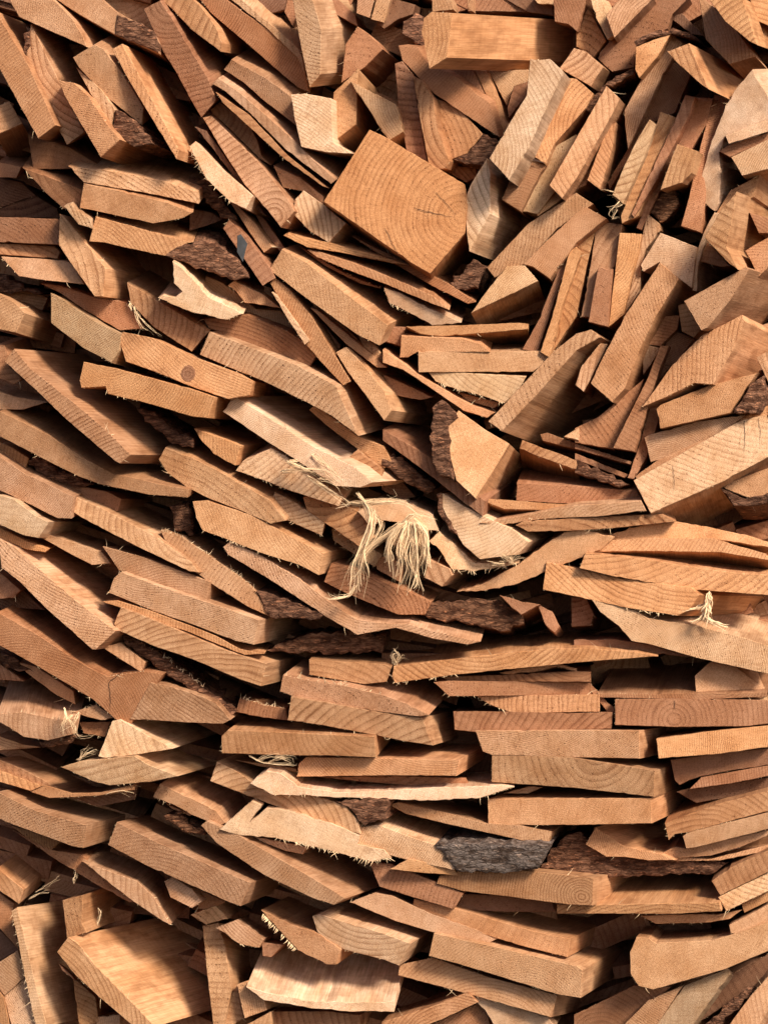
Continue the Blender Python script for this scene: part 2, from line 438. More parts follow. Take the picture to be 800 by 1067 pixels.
P 1 28,-6 n|316,632 430,680 540,740 650,795 800,905 832,947 790,942 560,832 340,717 296,690|long ringed plank butting a darker one
P 0 25,0 w|-10,620 60,640 150,710 207,735 160,802 100,792 -10,742|pale plank end with a cracked corner
S 1 10,-5 o|-10,752 110,815 202,850 190,862 110,850 -10,797
K 2 12,-4 k|570,262 640,275 720,350 806,385 806,427 720,412 640,342
P 1 20,-14 n|662,475 690,425 800,466 940,538 1130,648 1192,730 1130,744 1000,687 880,642 780,592 700,532
~2|662,475 700,532 780,592
K 2 8,-3 k|706,670 790,650 806,720 806,792 730,772
P 2 20,-8 r|-10,-5 20,0 60,90 92,140 60,162 -10,132
@C1
W 1 26,-3 o|8,345 120,385 207,418 180,500 90,452 44,402
P 0 45,-2 w|128,275 175,210 300,288 500,418 680,508 755,570 700,592 600,587 470,502 300,392|smooth plank draped with torn fibres
P 0 15,-14 p|183,522 215,480 330,428 400,468 520,558 624,640 612,672 400,602 300,562|pale slab with a ragged rounded end
~2|183,522 300,562 400,602
P 0 24,-5 n|3,650 60,646 250,708 400,788 547,868 527,957 450,917 280,862 130,802 45,772 18,720|plank with a hairy lower edge
~2|450,917 280,862 130,802 45,772
B 1 8,-10 g|323,680 345,610 440,660 552,740 540,792 450,752 380,722|crumbly grey ragged block
~2|323,680 380,722 450,752 540,792
P 1 15,-8 o|463,632 520,626 700,690 762,800 700,842 590,762 480,692
P 2 15,-5 o|488,268 510,248 640,340 690,378 800,420 832,482 802,512 690,432 560,332
W 1 12,-5 o|643,475 690,433 792,520 792,587 720,532 670,482
P 0 25,-4 n|33,38 72,-57 180,-17 430,78 512,120 600,168 662,308 694,377 580,292 490,243 300,150 150,90|long plank whose right end turns paler
P 0 28,5 n|600,28 640,6 720,88 800,188 832,270 800,312 720,202 650,112
@C2
K 2 10,-5 k|-10,470 40,448 100,490 212,590 180,617 60,552 -10,500
B 4 8,-3 d|-10,530 60,550 132,632 60,640 -10,600
P 1 20,-12 r|-6,348 60,388 200,470 300,560 422,650 410,712 330,652 180,532 -6,395
B 0 12,10 o|310,270 420,350 522,410 450,530 380,637 300,562 270,450 263,330|amber wedge block wearing thick brown bark
>bark|200,260 240,225 290,268 308,300 268,333 274,440 290,562 215,522 200,470 193,340
P 2 2,18 o|563,430 575,393 800,478 812,522 640,462
P 3 5,8 r|650,370 680,363 812,412 812,437 660,397
P 2 5,8 n|748,380 812,340 812,397
P 2 3,-14 r|553,573 800,585 1052,605 1072,642 1000,656 800,662 550,647
S 1 3,14 o|413,650 440,638 780,664 700,687 500,682
S 0 2,-8 o|398,740 600,705 800,666 1070,648 1092,690 900,712 650,724 480,752|level strip with a curly frayed underside
~1|600,718 720,720
S 0 2,-8 o|548,750 580,733 800,720 1160,703 1217,735 950,762 800,772 600,777
P 1 5,-8 w|183,108 250,110 592,130 560,190 500,242 400,207 300,182 215,150|pale board with a whiskered lower lip
~3|215,150 300,182 400,207 500,242
S 2 5,-5 o|300,190 482,240 460,262 350,232
S 1 6,-8 o|-6,18 60,58 140,118 300,213 370,250 462,280 430,302 330,272 200,182 80,102 -6,72
S 2 5,-5 r|-6,120 202,215 150,227 40,207
P 1 4,-8 o|142,24 660,24 692,60 620,110 143,112|level plank above the whiskered board
P 0 30,14 o|433,317 500,245 700,30 800,-50 860,-67 902,-35 800,20 640,200 490,357|long baton over a wide shadowy face
~1|433,317 490,357
P 0 24,-6 w|240,615 330,668 430,718 540,768 602,820 560,872 400,892 330,832 260,712 233,650|pale bark-edged slab under the wedge block
>bark|216,620 240,612 244,690 306,790 272,772 223,690
@C3
S 1 8,6 n|-4,165 20,90 100,-10 132,-5 55,150 30,192
P 2 5,8 r|-6,345 90,298 200,208 282,138 262,200 165,400 155,432 -6,405
P 2 10,8 r|310,250 352,235 352,290 330,350 290,470 240,557 213,552 260,420
S 1 8,6 r|350,0 387,0 350,90 300,250 240,442 153,427 200,330 300,130
P 3 8,6 r|380,40 422,50 340,152 350,100
P 0 16,4 o|333,265 350,248 550,168 757,113 720,160 660,250 640,282 350,347|plank with a shredded right end
>bark|722,160 782,125 792,200 745,280 655,282
P 1 10,-3 o|283,385 300,373 500,318 702,288 640,342 400,462 310,487|wavy-grained plank under the shredded one
~1|640,342 400,462
S 2 8,-3 o|658,325 740,268 812,248 812,285 680,342
S 1 6,-6 o|248,545 340,478 650,338 662,330 660,350 252,562
B 0 5,18 p|238,562 660,325 700,308 792,288 806,330 806,462 600,572 310,699|cracked grey beam with a dark underside|900,-600
!0.5|700,315 702,380 700,450
!0.4|758,300 766,350 765,410
!0.4|400,500 410,560 405,610
P 1 8,12 o|608,580 812,505 832,600 760,642 710,632 620,597
>bark|600,592 705,638 812,610 812,650 720,668 655,668
S 2 4,6 r|-6,408 232,485 226,497 -6,430
S 2 4,6 r|-6,448 222,540 200,552 -6,475
K 2 4,6 k|-6,470 100,520 222,580 180,592 60,552 -6,532
@D0
P 2 14,-8 n|163,75 200,66 420,138 442,160 462,188 385,195 300,152
P 0 36,-2 n|-10,80 60,118 150,198 300,328 484,470 400,547 385,547 200,382 80,262 8,207|heavy plank with a weathered pale top
P 1 25,-2 n|428,117 600,163 800,236 877,265 862,342 800,322 620,262 495,217
P 0 28,-4 n|453,310 475,250 505,223 650,278 800,328 960,380 1082,425 1057,527 980,512 800,442 640,387 520,337|ringed plank with a black mouldy lower edge
~1|453,310 475,250 505,223
S 0 8,-6 o|428,348 490,343 620,383 800,450 900,490 1000,545 1102,565 1020,570 900,522 780,472 620,422 500,372|thin warped strip on a plank
P 0 25,-4 n|476,440 505,370 640,423 800,490 950,553 1112,605 1087,700 1000,672 800,587 640,532 490,467|plank straight below the warped strip
K 1 8,-8 k|508,480 600,518 800,668 900,740 992,800 960,832 800,717 640,612 520,522
~3|560,510 700,592 850,702
P 1 15,-5 o|428,537 500,518 607,600 590,642 500,587
P 0 20,-12 r|-10,390 150,480 300,580 390,630 450,660 600,638 682,650 600,762 540,872 480,837 390,757 250,672 130,602 -10,525|broad dark plank with deep splits
!0.6|455,683 520,632 600,640
!0.6|455,685 462,740 458,800
~1|130,602 250,672 390,757
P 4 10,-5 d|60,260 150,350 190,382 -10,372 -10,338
P 2 12,-5 r|-10,215 40,260 87,300 60,332 -10,337
P 2 12,-8 o|75,600 150,618 307,720 316,777 230,732 110,642
K 2 10,-5 k|-10,560 60,580 142,640 60,632 -10,600
P 2 10,-5 r|-10,600 60,650 102,680 -10,672
@D1
P 1 16,-8 n|-130,50 -40,78 60,148 200,243 267,305 327,412 230,367 80,272 -20,202 -100,122|frayed plank ending in purple bark
>bark|267,305 292,308 400,338 552,400 530,422 328,414
~3|-130,50 -40,78 60,148 200,243 267,305
P 3 10,-5 r|-6,200 82,260 60,272 -6,237
P 0 10,-14 n|131,120 160,93 300,163 450,253 600,368 690,423 800,436 900,440 1000,468 1202,515 1150,527 1000,502 850,457 690,487 560,412 350,272 150,152|very long bowed plank sweeping right
B 1 10,-8 r|550,265 580,188 680,218 800,273 900,303 997,350 970,402 860,402 700,337 620,302|rounded red-brown slab below the fibre tufts
K 2 8,-6 k|310,550 420,510 500,478 640,468 800,490 790,562 640,562 420,562
P 1 8,-10 o|488,590 640,598 800,608 832,620 810,682 720,692 600,672 488,652
~1|488,652 600,672 720,692
@D2
V 0 6,-8 p|-110,-28 -40,-68 80,-65 200,-10 225,52 160,50 80,20 0,10 -60,32|pale torn crest the fibre tufts hang from
~3|225,52 160,50 80,20 0,10 -60,32
V -0.5 6,-8 w|55,25 118,-6 178,40 184,92 150,112 100,98 60,116 18,104 24,66|frayed pale flap under the dense tassel
~3|184,92 150,112 100,98 60,116 18,104
B 2 8,-8 g|-218,42 -150,72 -60,122 -8,152 -40,204 -120,152 -210,92
~2|-210,92 -120,152 -40,204
P 3 8,-6 n|-40,160 20,160 80,200 72,270 -30,212
P 1 20,-4 o|185,170 272,210 282,238 240,285 168,247
V 1 8,-14 p|186,95 230,58 282,98 380,188 562,188 430,212 370,222 280,212 230,132|rippled pale veneer with a torn lower edge
~3|280,212 370,222 430,212 562,188
V 1 6,-10 n|303,307 400,280 560,193 700,88 800,38 960,80 900,132 700,212 560,272 420,302|wide curved veneer fanning out
P 1 3,-8 r|208,685 270,678 800,683 862,685 862,737 800,737 380,742 270,742
~1|270,742 380,742
P 0 3,-12 o|33,655 40,618 400,573 700,543 860,543 1060,558 1142,575 800,602 600,622 300,652 45,687|long level board with a bristly left end
~2|33,655 45,687 300,652
S 1 2,-5 r|240,660 500,653 800,638 862,640 862,682 500,682 260,677
V 1 3,5 o|480,645 640,608 720,603 802,625 802,637 720,620 640,637 520,652
K 2 5,5 k|190,350 300,343 470,338 562,380 582,440 500,472 400,452 220,422 150,402|dark bark log in the hollow
V 1 5,8 r|480,320 560,343 652,360 570,402 530,372
V 1 5,8 r|640,360 700,388 732,450 710,477 670,442
P 4 3,-5 d|-10,560 200,563 400,570 250,602 -10,592
P 0 40,1 o|660,297 675,183 800,208 1000,253 1280,288 1312,320 1270,382 1220,407 1000,372 800,327|plank ending in a bright tuft of splinters
~2|1000,372 1120,395 1220,407
@D3
V 1 3,10 o|100,95 110,78 280,28 420,13 560,38 720,73 812,105 812,122 600,92 300,87
P 1 1,14 o|76,95 300,83 575,83 680,118 792,148 812,177 600,142 300,137 76,140|straight level board over a deep shadow
P 0 6,-8 o|13,208 38,143 300,173 600,220 690,230 812,238 812,322 580,305 470,297 150,242|level board with a pink-white streak
P 0 10,-14 p|65,340 150,348 240,383 300,418 500,448 700,498 812,535 842,560 812,652 700,627 500,582 310,527 230,512 180,452 100,392|rough pale beam curling at its left end
V 1 4,-6 r|-10,508 150,503 300,523 502,580 400,572 250,557 -10,547
B 3 8,5 r|-20,330 40,328 72,400 60,447 -20,452
~2|40,328 72,400 60,447
P 1 8,-8 n|493,657 545,608 562,598 660,618 792,715 700,724 498,730|short plank with a blackened corner
S 1 8,-20 o|88,730 300,733 540,728 792,726 792,745 500,757 93,747
V 2 6,5 r|-6,630 90,720 162,800 152,835 60,722
@E0
B 0 8,-26 n|-10,135 100,128 240,158 332,153 320,217 200,247 100,232 40,192 -10,165|rounded slab with a hairy pale crest
~3|-10,135 100,128 240,158 332,153
W 0 15,-10 n|543,157 630,3 700,18 800,48 900,88 962,160 930,177 800,172 640,162|broad wedge end facing forward
W 0 26,-8 w|411,313 468,166 500,158 640,238 722,280 560,307 440,320|pale pyramid-like offcut
P 0 30,-8 p|256,357 330,333 560,310 620,348 742,395 640,417 460,434 390,417|pale pointed board under the pyramid offcut
~1|390,417 460,434 640,417
P 2 8,-4 r|330,170 462,168 440,232 350,217
~2|350,217 440,232
W 1 8,-6 n|300,130 400,98 492,150 420,162
~2|300,130 400,98
P 2 10,-5 n|-10,225 100,263 172,275 -10,288
K 2 5,-4 k|160,250 342,223 300,257 180,277
P 2 30,-5 o|-10,322 100,368 292,470 250,477 100,407 -10,367
S 2 8,-4 o|-10,370 182,435 130,457 -10,417
S 1 8,-5 o|128,460 190,433 300,466 420,463 562,428 562,452 410,477 210,487
P 2 5,-5 d|290,482 572,440 562,492 410,522
P 0 30,-8 n|-10,460 150,538 364,600 347,695 300,687 150,632 -10,572|thick plank with a square pale corner
P 2 10,-6 o|45,600 150,628 252,670 215,702 120,657
P 0 25,-8 n|451,682 487,586 640,663 800,733 1047,840 1002,937 960,922 800,852 620,772|straight dense-grained plank low in the pile
P 1 20,-15 n|638,482 668,428 800,488 900,538 942,590 915,602 800,557 720,512
~1|638,482 720,512
S 2 5,-4 o|693,510 802,553 792,562 720,532
K 2 8,-5 k|680,560 760,540 802,600 860,620 860,640 760,622
@E1
P 0 20,-18 n|366,42 380,-27 450,-12 640,18 800,58 900,93 987,140 950,147 800,130 600,97 440,70|plank with bristles along its top edge
~3|380,-27 450,-12 640,18 800,58
P 0 22,-5 n|398,162 413,63 600,95 800,132 962,152 1002,267 900,252 700,212 540,182|dense-grained plank under the bristly one
~1|398,162 413,63
P 1 8,-6 r|183,127 200,70 300,98 390,113 400,162 300,152
~3|200,70 300,98 390,113
P 0 15,-14 o|123,230 150,203 400,213 762,230 767,317 600,310 350,307 125,300|level plank speckled with pores
~1|123,230 125,300
S 2 5,-4 o|178,328 260,338 432,363 442,380 300,357
P 0 24,-12 o|436,397 445,343 475,316 800,320 1112,328 1102,394 800,392 480,397|level plank with a slanted left end
S 2 4,-4 r|530,400 800,393 1140,403 1162,442 950,437 700,417
P 1 20,-10 n|76,415 105,333 200,383 260,428 500,473 640,518 692,580 702,637 560,597 300,502|ringed plank with bark at one end
>bark|600,500 812,488 812,572 720,602 692,580 650,522
V 0 8,-12 w|243,425 270,398 310,373 370,383 440,438 600,463 800,458 1000,443 1290,433 1342,440 1200,487 1000,497 800,492 500,477 330,472|long bowed pale strip
~1|330,472 500,477 800,492
V 0 8,-10 w|116,617 180,558 250,498 292,515 270,545 240,590 310,528 400,538 600,600 700,640 690,680 800,700 832,735 750,752 640,722 480,682 350,652 200,642|torn white-edged sheet of pale wood
~3|832,735 750,752 640,722 480,682 350,652
P 1 12,-4 n|260,648 482,688 462,720 390,707 300,672
P 0 34,-10 n|38,600 62,581 200,643 380,748 500,818 642,905 590,932 500,902 300,807 100,672|long plank below the torn pale sheet
K 3 8,-4 k|-6,570 40,590 40,632 -6,632
@E2
P 0 14,-14 p|-112,677 -100,608 -20,598 110,648 212,680 307,775 290,787 130,752 -10,717|plank with a black scaly bark side
>bark g|212,680 400,674 600,680 692,690 640,782 500,802 307,792
P 1 16,-8 n|23,515 60,503 240,543 430,593 560,598 697,628 682,687 500,647 250,592 90,552
S 2 4,-4 o|498,467 600,438 662,440 600,467
P 0 25,-10 o|431,490 1112,486 1114,592 800,599 433,598|wavy-grained level plank, lowest of three
P 0 22,-6 n|449,307 780,316 1127,372 1124,482 800,445 447,420|level plank, middle of three
P 0 24,-4 o|380,205 800,203 1063,205 1064,322 800,317 450,307 410,292|level plank, topmost of three
P 1 4,-4 r|288,125 540,126 800,133 952,128 947,197 800,202 380,212 293,202
~2|380,212 600,205 800,202
P 1 4,-4 o|383,60 800,56 897,55 897,127 600,132 520,127 440,97
~3|383,60 440,97 520,127
@E3
B 0 4,-4 r|161,75 400,73 690,76 812,80 812,175 700,187 400,190 161,182|level beam with full ringed heart|408,160
!0.6|408,80 412,120
S 0 3,-3 p|748,85 812,52 812,76 770,94
P 0 5,-6 o|333,240 600,203 812,183 812,272 600,302 343,322|arched ring plank beside three level planks
P 1 4,-4 r|393,328 600,298 812,278 812,347 640,372 515,397 470,412 430,432 410,412
P 1 4,-4 r|471,449 520,400 812,348 812,392 640,427
P 2 4,-4 d|416,460 460,448 620,428 812,398 812,447 640,482 500,507
P 0 5,-14 o|368,592 410,573 600,508 812,453 812,537 660,577 480,627 410,637 385,662|plank with dripping splinters at one corner
~1|368,592 385,662 410,637 480,627
P 0 5,-6 o|443,645 470,628 812,543 812,612 600,667 500,692 458,697
~1|470,628 640,585
S 1 5,-12 n|358,715 410,690 460,697 600,665 812,618 812,637 680,692 560,727 420,737
S 1 5,-5 o|358,727 560,740 812,678 812,702 600,747 420,750
P 1 36,-10 o|38,680 80,608 200,688 350,718 412,745 300,747 200,732 125,732|curved plank cupping upward beneath level planks
@F0
P 2 16,-10 r|50,-10 220,75 345,95 440,190 582,290 540,292 400,217 230,112
P 1 16,-14 n|341,120 400,143 570,203 640,268 710,387 680,372 560,292 430,192|rough curled board with a whiskered tip
~2|640,268 710,387
P 1 18,-8 n|686,205 720,188 800,238 842,290 800,317 710,272
P 2 12,-6 r|800,225 942,290 880,322 830,320
P 2 20,-16 o|-10,150 102,240 80,300 -10,237|shadowed block end at lower left
P 3 10,-5 r|-10,245 60,298 50,340 80,492 -10,390
P 4 10,-5 d|-10,395 80,490 -10,542
P 2 15,-5 n|-10,548 75,493 112,600 20,682 -10,640
P 2 15,-5 p|18,685 110,600 132,700 152,800 50,812
P 2 10,-4 o|-10,655 18,690 42,812 -10,812
P 1 40,-8 p|48,330 72,313 110,470 150,640 198,812 150,812 100,580 75,450|upright board with a wide pale side
~2|48,330 75,450 100,580 150,812
B 1 26,-10 o|261,285 350,263 342,380 362,420 280,442
B 0 55,-14 n|238,500 285,438 320,458 400,558 500,658 580,738 645,812 560,812 430,702 320,602|massive block with a long crack
S 1 8,4 r|243,545 302,600 312,617 260,577
P 2 10,-4 o|305,602 400,690 412,792 330,812
P 2 8,-4 o|400,812 410,770 502,760 502,812
@F1
W 2 10,-6 n|-6,345 100,308 152,360 60,387
W 1 10,-5 n|100,400 180,368 302,445 280,482 200,467
~1|200,467 280,482
B 2 10,-5 r|290,460 382,470 330,522 295,517
P 2 20,3 o|45,390 110,378 140,480 167,660 130,812 90,812 60,560|upright narrow board below the splintered scraps
W 1 24,-14 o|288,325 400,380 520,420 622,490 602,552 560,552 440,492 330,372|wedge with comb-like saw teeth
~4|288,335 330,382 440,498
P 0 24,-14 p|501,350 530,343 700,393 800,423 912,465 862,557 800,532 640,492 550,452 520,412|pale plank with a chunky square right end
~1|550,452 640,492 800,532
P 1 8,-6 n|658,293 760,253 830,265 1000,343 1282,440 1220,470 1000,417 850,372
V 0 14,-40 w|226,645 330,673 480,703 640,710 800,710 842,703 842,750 640,747 480,732 300,702|broad pale plate bowed like a shallow dish
P 1 15,-6 o|188,635 230,620 300,690 312,742 220,777 205,720
P 1 10,-5 n|210,812 330,748 332,812
P 2 10,-5 r|332,747 560,747 700,762 700,812 332,812
P 2 8,-4 o|155,690 188,642 216,772 160,812 110,812
@F2
S 0 6,-6 o|23,155 100,113 290,143 307,182 180,172
P 1 8,-5 r|-60,128 30,133 140,178 332,255 290,322 120,272 -20,227
B 2 6,-4 d|330,258 480,263 700,290 712,332 500,332 380,327 300,322
P 1 24,-10 o|116,317 125,278 300,318 450,363 640,418 777,445 762,522 600,482 400,422 250,357|ringed plank crossing under the flat ones
P 0 24,-12 n|186,517 207,421 420,468 800,558 827,575 817,692 720,677 480,602 300,547|long plank with a pale grainy end
P 1 22,-3 n|58,597 65,553 200,523 420,600 722,680 692,772 550,732 300,662|stained plank below the pale grainy one
V 1 6,-6 p|358,680 430,688 680,770 712,812 460,812 420,742
P 1 10,-12 o|-10,792 180,733 350,668 392,710 240,782 160,812 -10,812
P 2 8,-8 r|180,812 390,713 432,760 442,812
P 0 30,-6 o|218,215 230,183 310,163 560,158 872,190 867,307 760,302 500,267 330,247|wavy ring plank under the scaly bark
@F3
K 2 4,-4 k|-150,150 -50,20 20,0 130,100 400,120 640,125 560,177 300,182 200,192 100,187 -10,180|long red-brown bark slab
P 0 5,-15 o|563,205 640,148 812,70 812,160 600,264|tilted plank at right border above twin
P 0 4,-4 p|590,272 812,162 812,240 625,330
P 1 4,-4 o|688,300 812,240 812,282 700,337
P 0 4,-8 o|636,388 812,295 812,377 690,422 643,422
P 0 6,-10 n|223,500 250,438 300,442 330,462 560,452 640,430 812,370 812,490 620,572 480,612 320,657 260,642 226,592|great rounded slab with a bright lower rim
S 1 4,-4 o|273,350 400,343 590,343 692,323 640,362 550,377 330,382
~1|330,382 550,377
P 0 15,-22 o|-80,302 80,303 595,293 605,330 400,342 -80,340|level plank with a wide shaded top
P 2 15,-8 r|-10,762 240,640 392,645 250,782 200,812 -10,812
P 1 12,-4 o|190,812 300,700 442,640 330,812
P 1 10,6 g|328,812 450,640 630,568 642,590 560,700 480,812|insect-marked grey plank at the bottom
K 2 8,5 k|530,812 640,700 742,640 720,690 640,762 600,812
P 3 8,5 d|480,812 640,600 812,500 812,560 740,642 560,762
P 1 10,5 o|630,812 720,690 812,585 812,720 760,812
"""
# ---------------------------------------------------------------- builders
LAYER = 0.017                               # metres between one layer of board ends and the next one in
LENGTH = 0.26                               # how far a board runs back into the pile
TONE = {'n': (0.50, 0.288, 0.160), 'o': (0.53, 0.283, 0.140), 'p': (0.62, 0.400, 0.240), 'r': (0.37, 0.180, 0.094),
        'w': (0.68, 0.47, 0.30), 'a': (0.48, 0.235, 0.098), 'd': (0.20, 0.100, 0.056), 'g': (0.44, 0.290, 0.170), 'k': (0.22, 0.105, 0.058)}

def world_of(px, py, y):
    """a point at depth y behind the front of the pile; px, py are millimetres on the pile's front from its upper left corner"""
    k = (D + y) / D
    return Vector(((px - 400.0) * 0.001 * k, y, (533.5 - py) * 0.001 * k))

def area2(p):
    return sum(p[i][0] * p[(i + 1) % len(p)][1] - p[(i + 1) % len(p)][0] * p[i][1] for i in range(len(p)))

def resample(poly, rnd, step=4.5, jit=0.25, wob=0.2):
    out = []
    n = len(poly)
    for i in range(n):
        (x0, y0), (x1, y1) = poly[i], poly[(i + 1) % n]
        L = math.hypot(x1 - x0, y1 - y0)
        k = max(1, int(L / step))
        nx, ny = ((y1 - y0) / L, -(x1 - x0) / L) if L > 1e-6 else (0, 0)
        ph, fr, am = rnd.uniform(0, 6.28), rnd.uniform(0.05, 0.16), rnd.uniform(0.2, 1.0) * wob
        for j in range(k):
            t = j / k
            off = 0.0
            if j: off = rnd.gauss(0, jit) - (rnd.uniform(0.4, 1.0) if rnd.random() < 0.02 else 0) + am * math.sin(ph + fr * L * t) * min(1, 4 * t * (1 - t))
            out.append((x0 + (x1 - x0) * t + nx * off, y0 + (y1 - y0) * t + ny * off))
    return out

def inset(poly, d):
    n = len(poly)
    s = 1.0 if area2(poly) > 0 else -1.0
    out = []
    for i in range(n):
        (ax, ay), (bx, by), (cx, cy) = poly[i - 1], poly[i], poly[(i + 1) % n]
        tx, ty = cx - ax, cy - ay
        L = math.hypot(tx, ty) or 1.0
        out.append((bx - s * ty / L * d, by + s * tx / L * d))
    return out

def mesh_object(name, bm, mats, parent=None):
    me = bpy.data.meshes.new(name)
    bm.to_mesh(me); bm.free()
    for m in mats: me.materials.append(m)
    ob = bpy.data.objects.new(name, me)
    col.objects.link(ob)
    if parent: ob.parent = parent
    return ob

def prism(name, poly, z, dxy, colour, rnd, mats, parent=None, length=LENGTH, frame=None, jit=0.15, wob=0.05, proud=0.0, chamfer=0.45, traits=None, rough=0.5, grid=6.0, pith=None):
    """a solid board: the sawn end 'poly' extruded back along its own axis; frame keeps a part in its board's plane"""
    pts = resample(poly, rnd, jit=jit, wob=wob)
    cx = sum(p[0] for p in poly) / len(poly); cy = sum(p[1] for p in poly) / len(poly)
    if frame is None:
        ax, ay = dxy[0] / 100.0, dxy[1] / 100.0
        cl = lambda v: max(-0.26, min(0.26, v))
        tx = -cl(ax) * 0.7 + rnd.uniform(-0.12, 0.12)
        ty = -cl(ay) * 0.7 + rnd.uniform(-0.14, 0.10)
        y0 = z * LAYER
        span = max(abs(p[0] - cx) * abs(tx) + abs(p[1] - cy) * abs(ty) for p in poly)
        if span > 16: tx *= 16 / span; ty *= 16 / span
        c0 = world_of(cx, cy, y0)
        c1 = world_of(cx + dxy[0] * length * 10, cy + dxy[1] * length * 10, y0 + length)
        pr = rnd.choice((rnd.uniform(35, 90), rnd.uniform(70, 200), rnd.uniform(120, 300))); pa = rnd.uniform(0, 6.283)
        frame = dict(cx=cx, cy=cy, tx=tx, ty=ty, y0=y0, axis=(c1 - c0) / length, pith=pith or (cx + pr * math.cos(pa), cy + pr * math.sin(pa)),
                     seed=rnd.uniform(0, 4000))
    fr = frame
    depth = lambda x, y: fr['y0'] + 0.001 * (fr['tx'] * (x - fr['cx']) + fr['ty'] * (y - fr['cy'])) - proud
    bm = bmesh.new()
    lay = bm.verts.layers.float_vector.new("grain")
    lc = bm.verts.layers.float_color.new("wood_colour")
    lt = bm.verts.layers.float_vector.new("wood_traits")
    if traits is None:
        traits = (1.8 * 4.6 ** rnd.random(), rnd.choice((0.0, 0.3, 0.6, 0.9)), rnd.choice((0.3, 0.7, 0.95, 1.0, 1.0)) * rnd.uniform(0.85, 1.15))
    fr.setdefault('traits', traits)
    inn = inset(pts, chamfer)
    rings = [(inn, 0.0), (pts, 0.0006), (pts, 0.03), (pts, length)]
    vs = []
    for ps, w in rings:
        row = []
        for (x, y) in ps:
            p = world_of(x, y, depth(x, y)) + fr['axis'] * w
            v = bm.verts.new(p)
            v[lay] = (x - fr['pith'][0], y - fr['pith'][1], w * 1000 + fr['seed'])
            v[lc] = (*colour, 1.0)
            v[lt] = traits
            row.append(v)
        vs.append(row)
    n = len(pts)
    # the sawn end as a fine, slightly uneven surface inside its outline
    xs = [q[0] for q in inn]; ys = [q[1] for q in inn]
    inside = []
    gy = min(ys)
    while gy < max(ys):
        gx = min(xs)
        while gx < max(xs):
            q = (gx + rnd.uniform(-0.3, 0.3) * grid, gy + rnd.uniform(-0.3, 0.3) * grid)
            c = False; near = 1e9
            for i in range(n):
                (x0, y0), (x1, y1) = inn[i - 1], inn[i]
                if (y0 > q[1]) != (y1 > q[1]) and q[0] < (x1 - x0) * (q[1] - y0) / (y1 - y0) + x0: c = not c
                near = min(near, (q[0] - x1) ** 2 + (q[1] - y1) ** 2)
            if c and near > (0.45 * grid) ** 2: inside.append(q)
            gx += grid
        gy += grid
    co = [Vector(q) for q in inn] + [Vector(q) for q in inside]
    cdt = geometry.delaunay_2d_cdt(co, [(i, (i + 1) % n) for i in range(n)], [], 1, 1e-5)
    if len(cdt[0]) == len(co):
        extra = []
        for (x, y) in inside:
            bump = noise.fractal(Vector((x / 22.0, y / 22.0, fr['seed'])), 0.8, 2.0, 4) * rough
            if rough > 1.0: bump += rough * 0.7
            p = world_of(x, y, depth(x, y) - bump * 0.001)
            v = bm.verts.new(p)
            v[lay] = (x - fr['pith'][0], y - fr['pith'][1], fr['seed']); v[lc] = (*colour, 1.0); v[lt] = traits
            extra.append(v)
        allv = vs[0] + extra
        for tri in cdt[2]:
            f = bm.faces.new([allv[i] for i in tri]); f.smooth = rough < 1.0
        for i in range(n):
            e = bm.edges.get((vs[0][i], vs[0][(i + 1) % n]))
            if e: e.smooth = False
    else:
        bm.faces.new(vs[0])
    bm.faces.new(list(reversed(vs[-1])))
    for k in range(len(vs) - 1):
        for i in range(n):
            f = bm.faces.new((vs[k][i], vs[k][(i + 1) % n], vs[k + 1][(i + 1) % n], vs[k + 1][i]))
            f.material_index = 1 if k > 0 and len(mats) > 1 else 0
    bmesh.ops.recalc_face_normals(bm, faces=bm.faces)
    bmesh.ops.triangulate(bm, faces=[f for f in bm.faces if len(f.verts) > 4])
    return mesh_object(name, bm, mats, parent), frame

def spike(bm, p, d, w, rnd, bend=0.35, segs=3):
    """one thin tapering splinter from p along d (metres)"""
    d = Vector(d)
    side = d.cross(Vector((0, 1, 0.3)))
    if side.length < 1e-9: side = Vector((1, 0, 0))
    side.normalize(); up = side.cross(d).normalized()
    b = (side * rnd.uniform(-1, 1) + up * rnd.uniform(-1, 1)) * d.length * bend
    prev = None
    for k in range(segs + 1):
        t = k / segs
        c = p + d * t + b * t * t
        r = w * (1 - 0.85 * t)
        row = [bm.verts.new(c + side * r), bm.verts.new(c - side * r * 0.5 + up * r * 0.6), bm.verts.new(c - side * r * 0.5 - up * r * 0.6)]
        if prev:
            for i in range(3): bm.faces.new((prev[i], prev[(i + 1) % 3], row[(i + 1) % 3], row[i]))
        else: bm.faces.new(row)
        prev = row
    bm.faces.new(list(reversed(prev)))

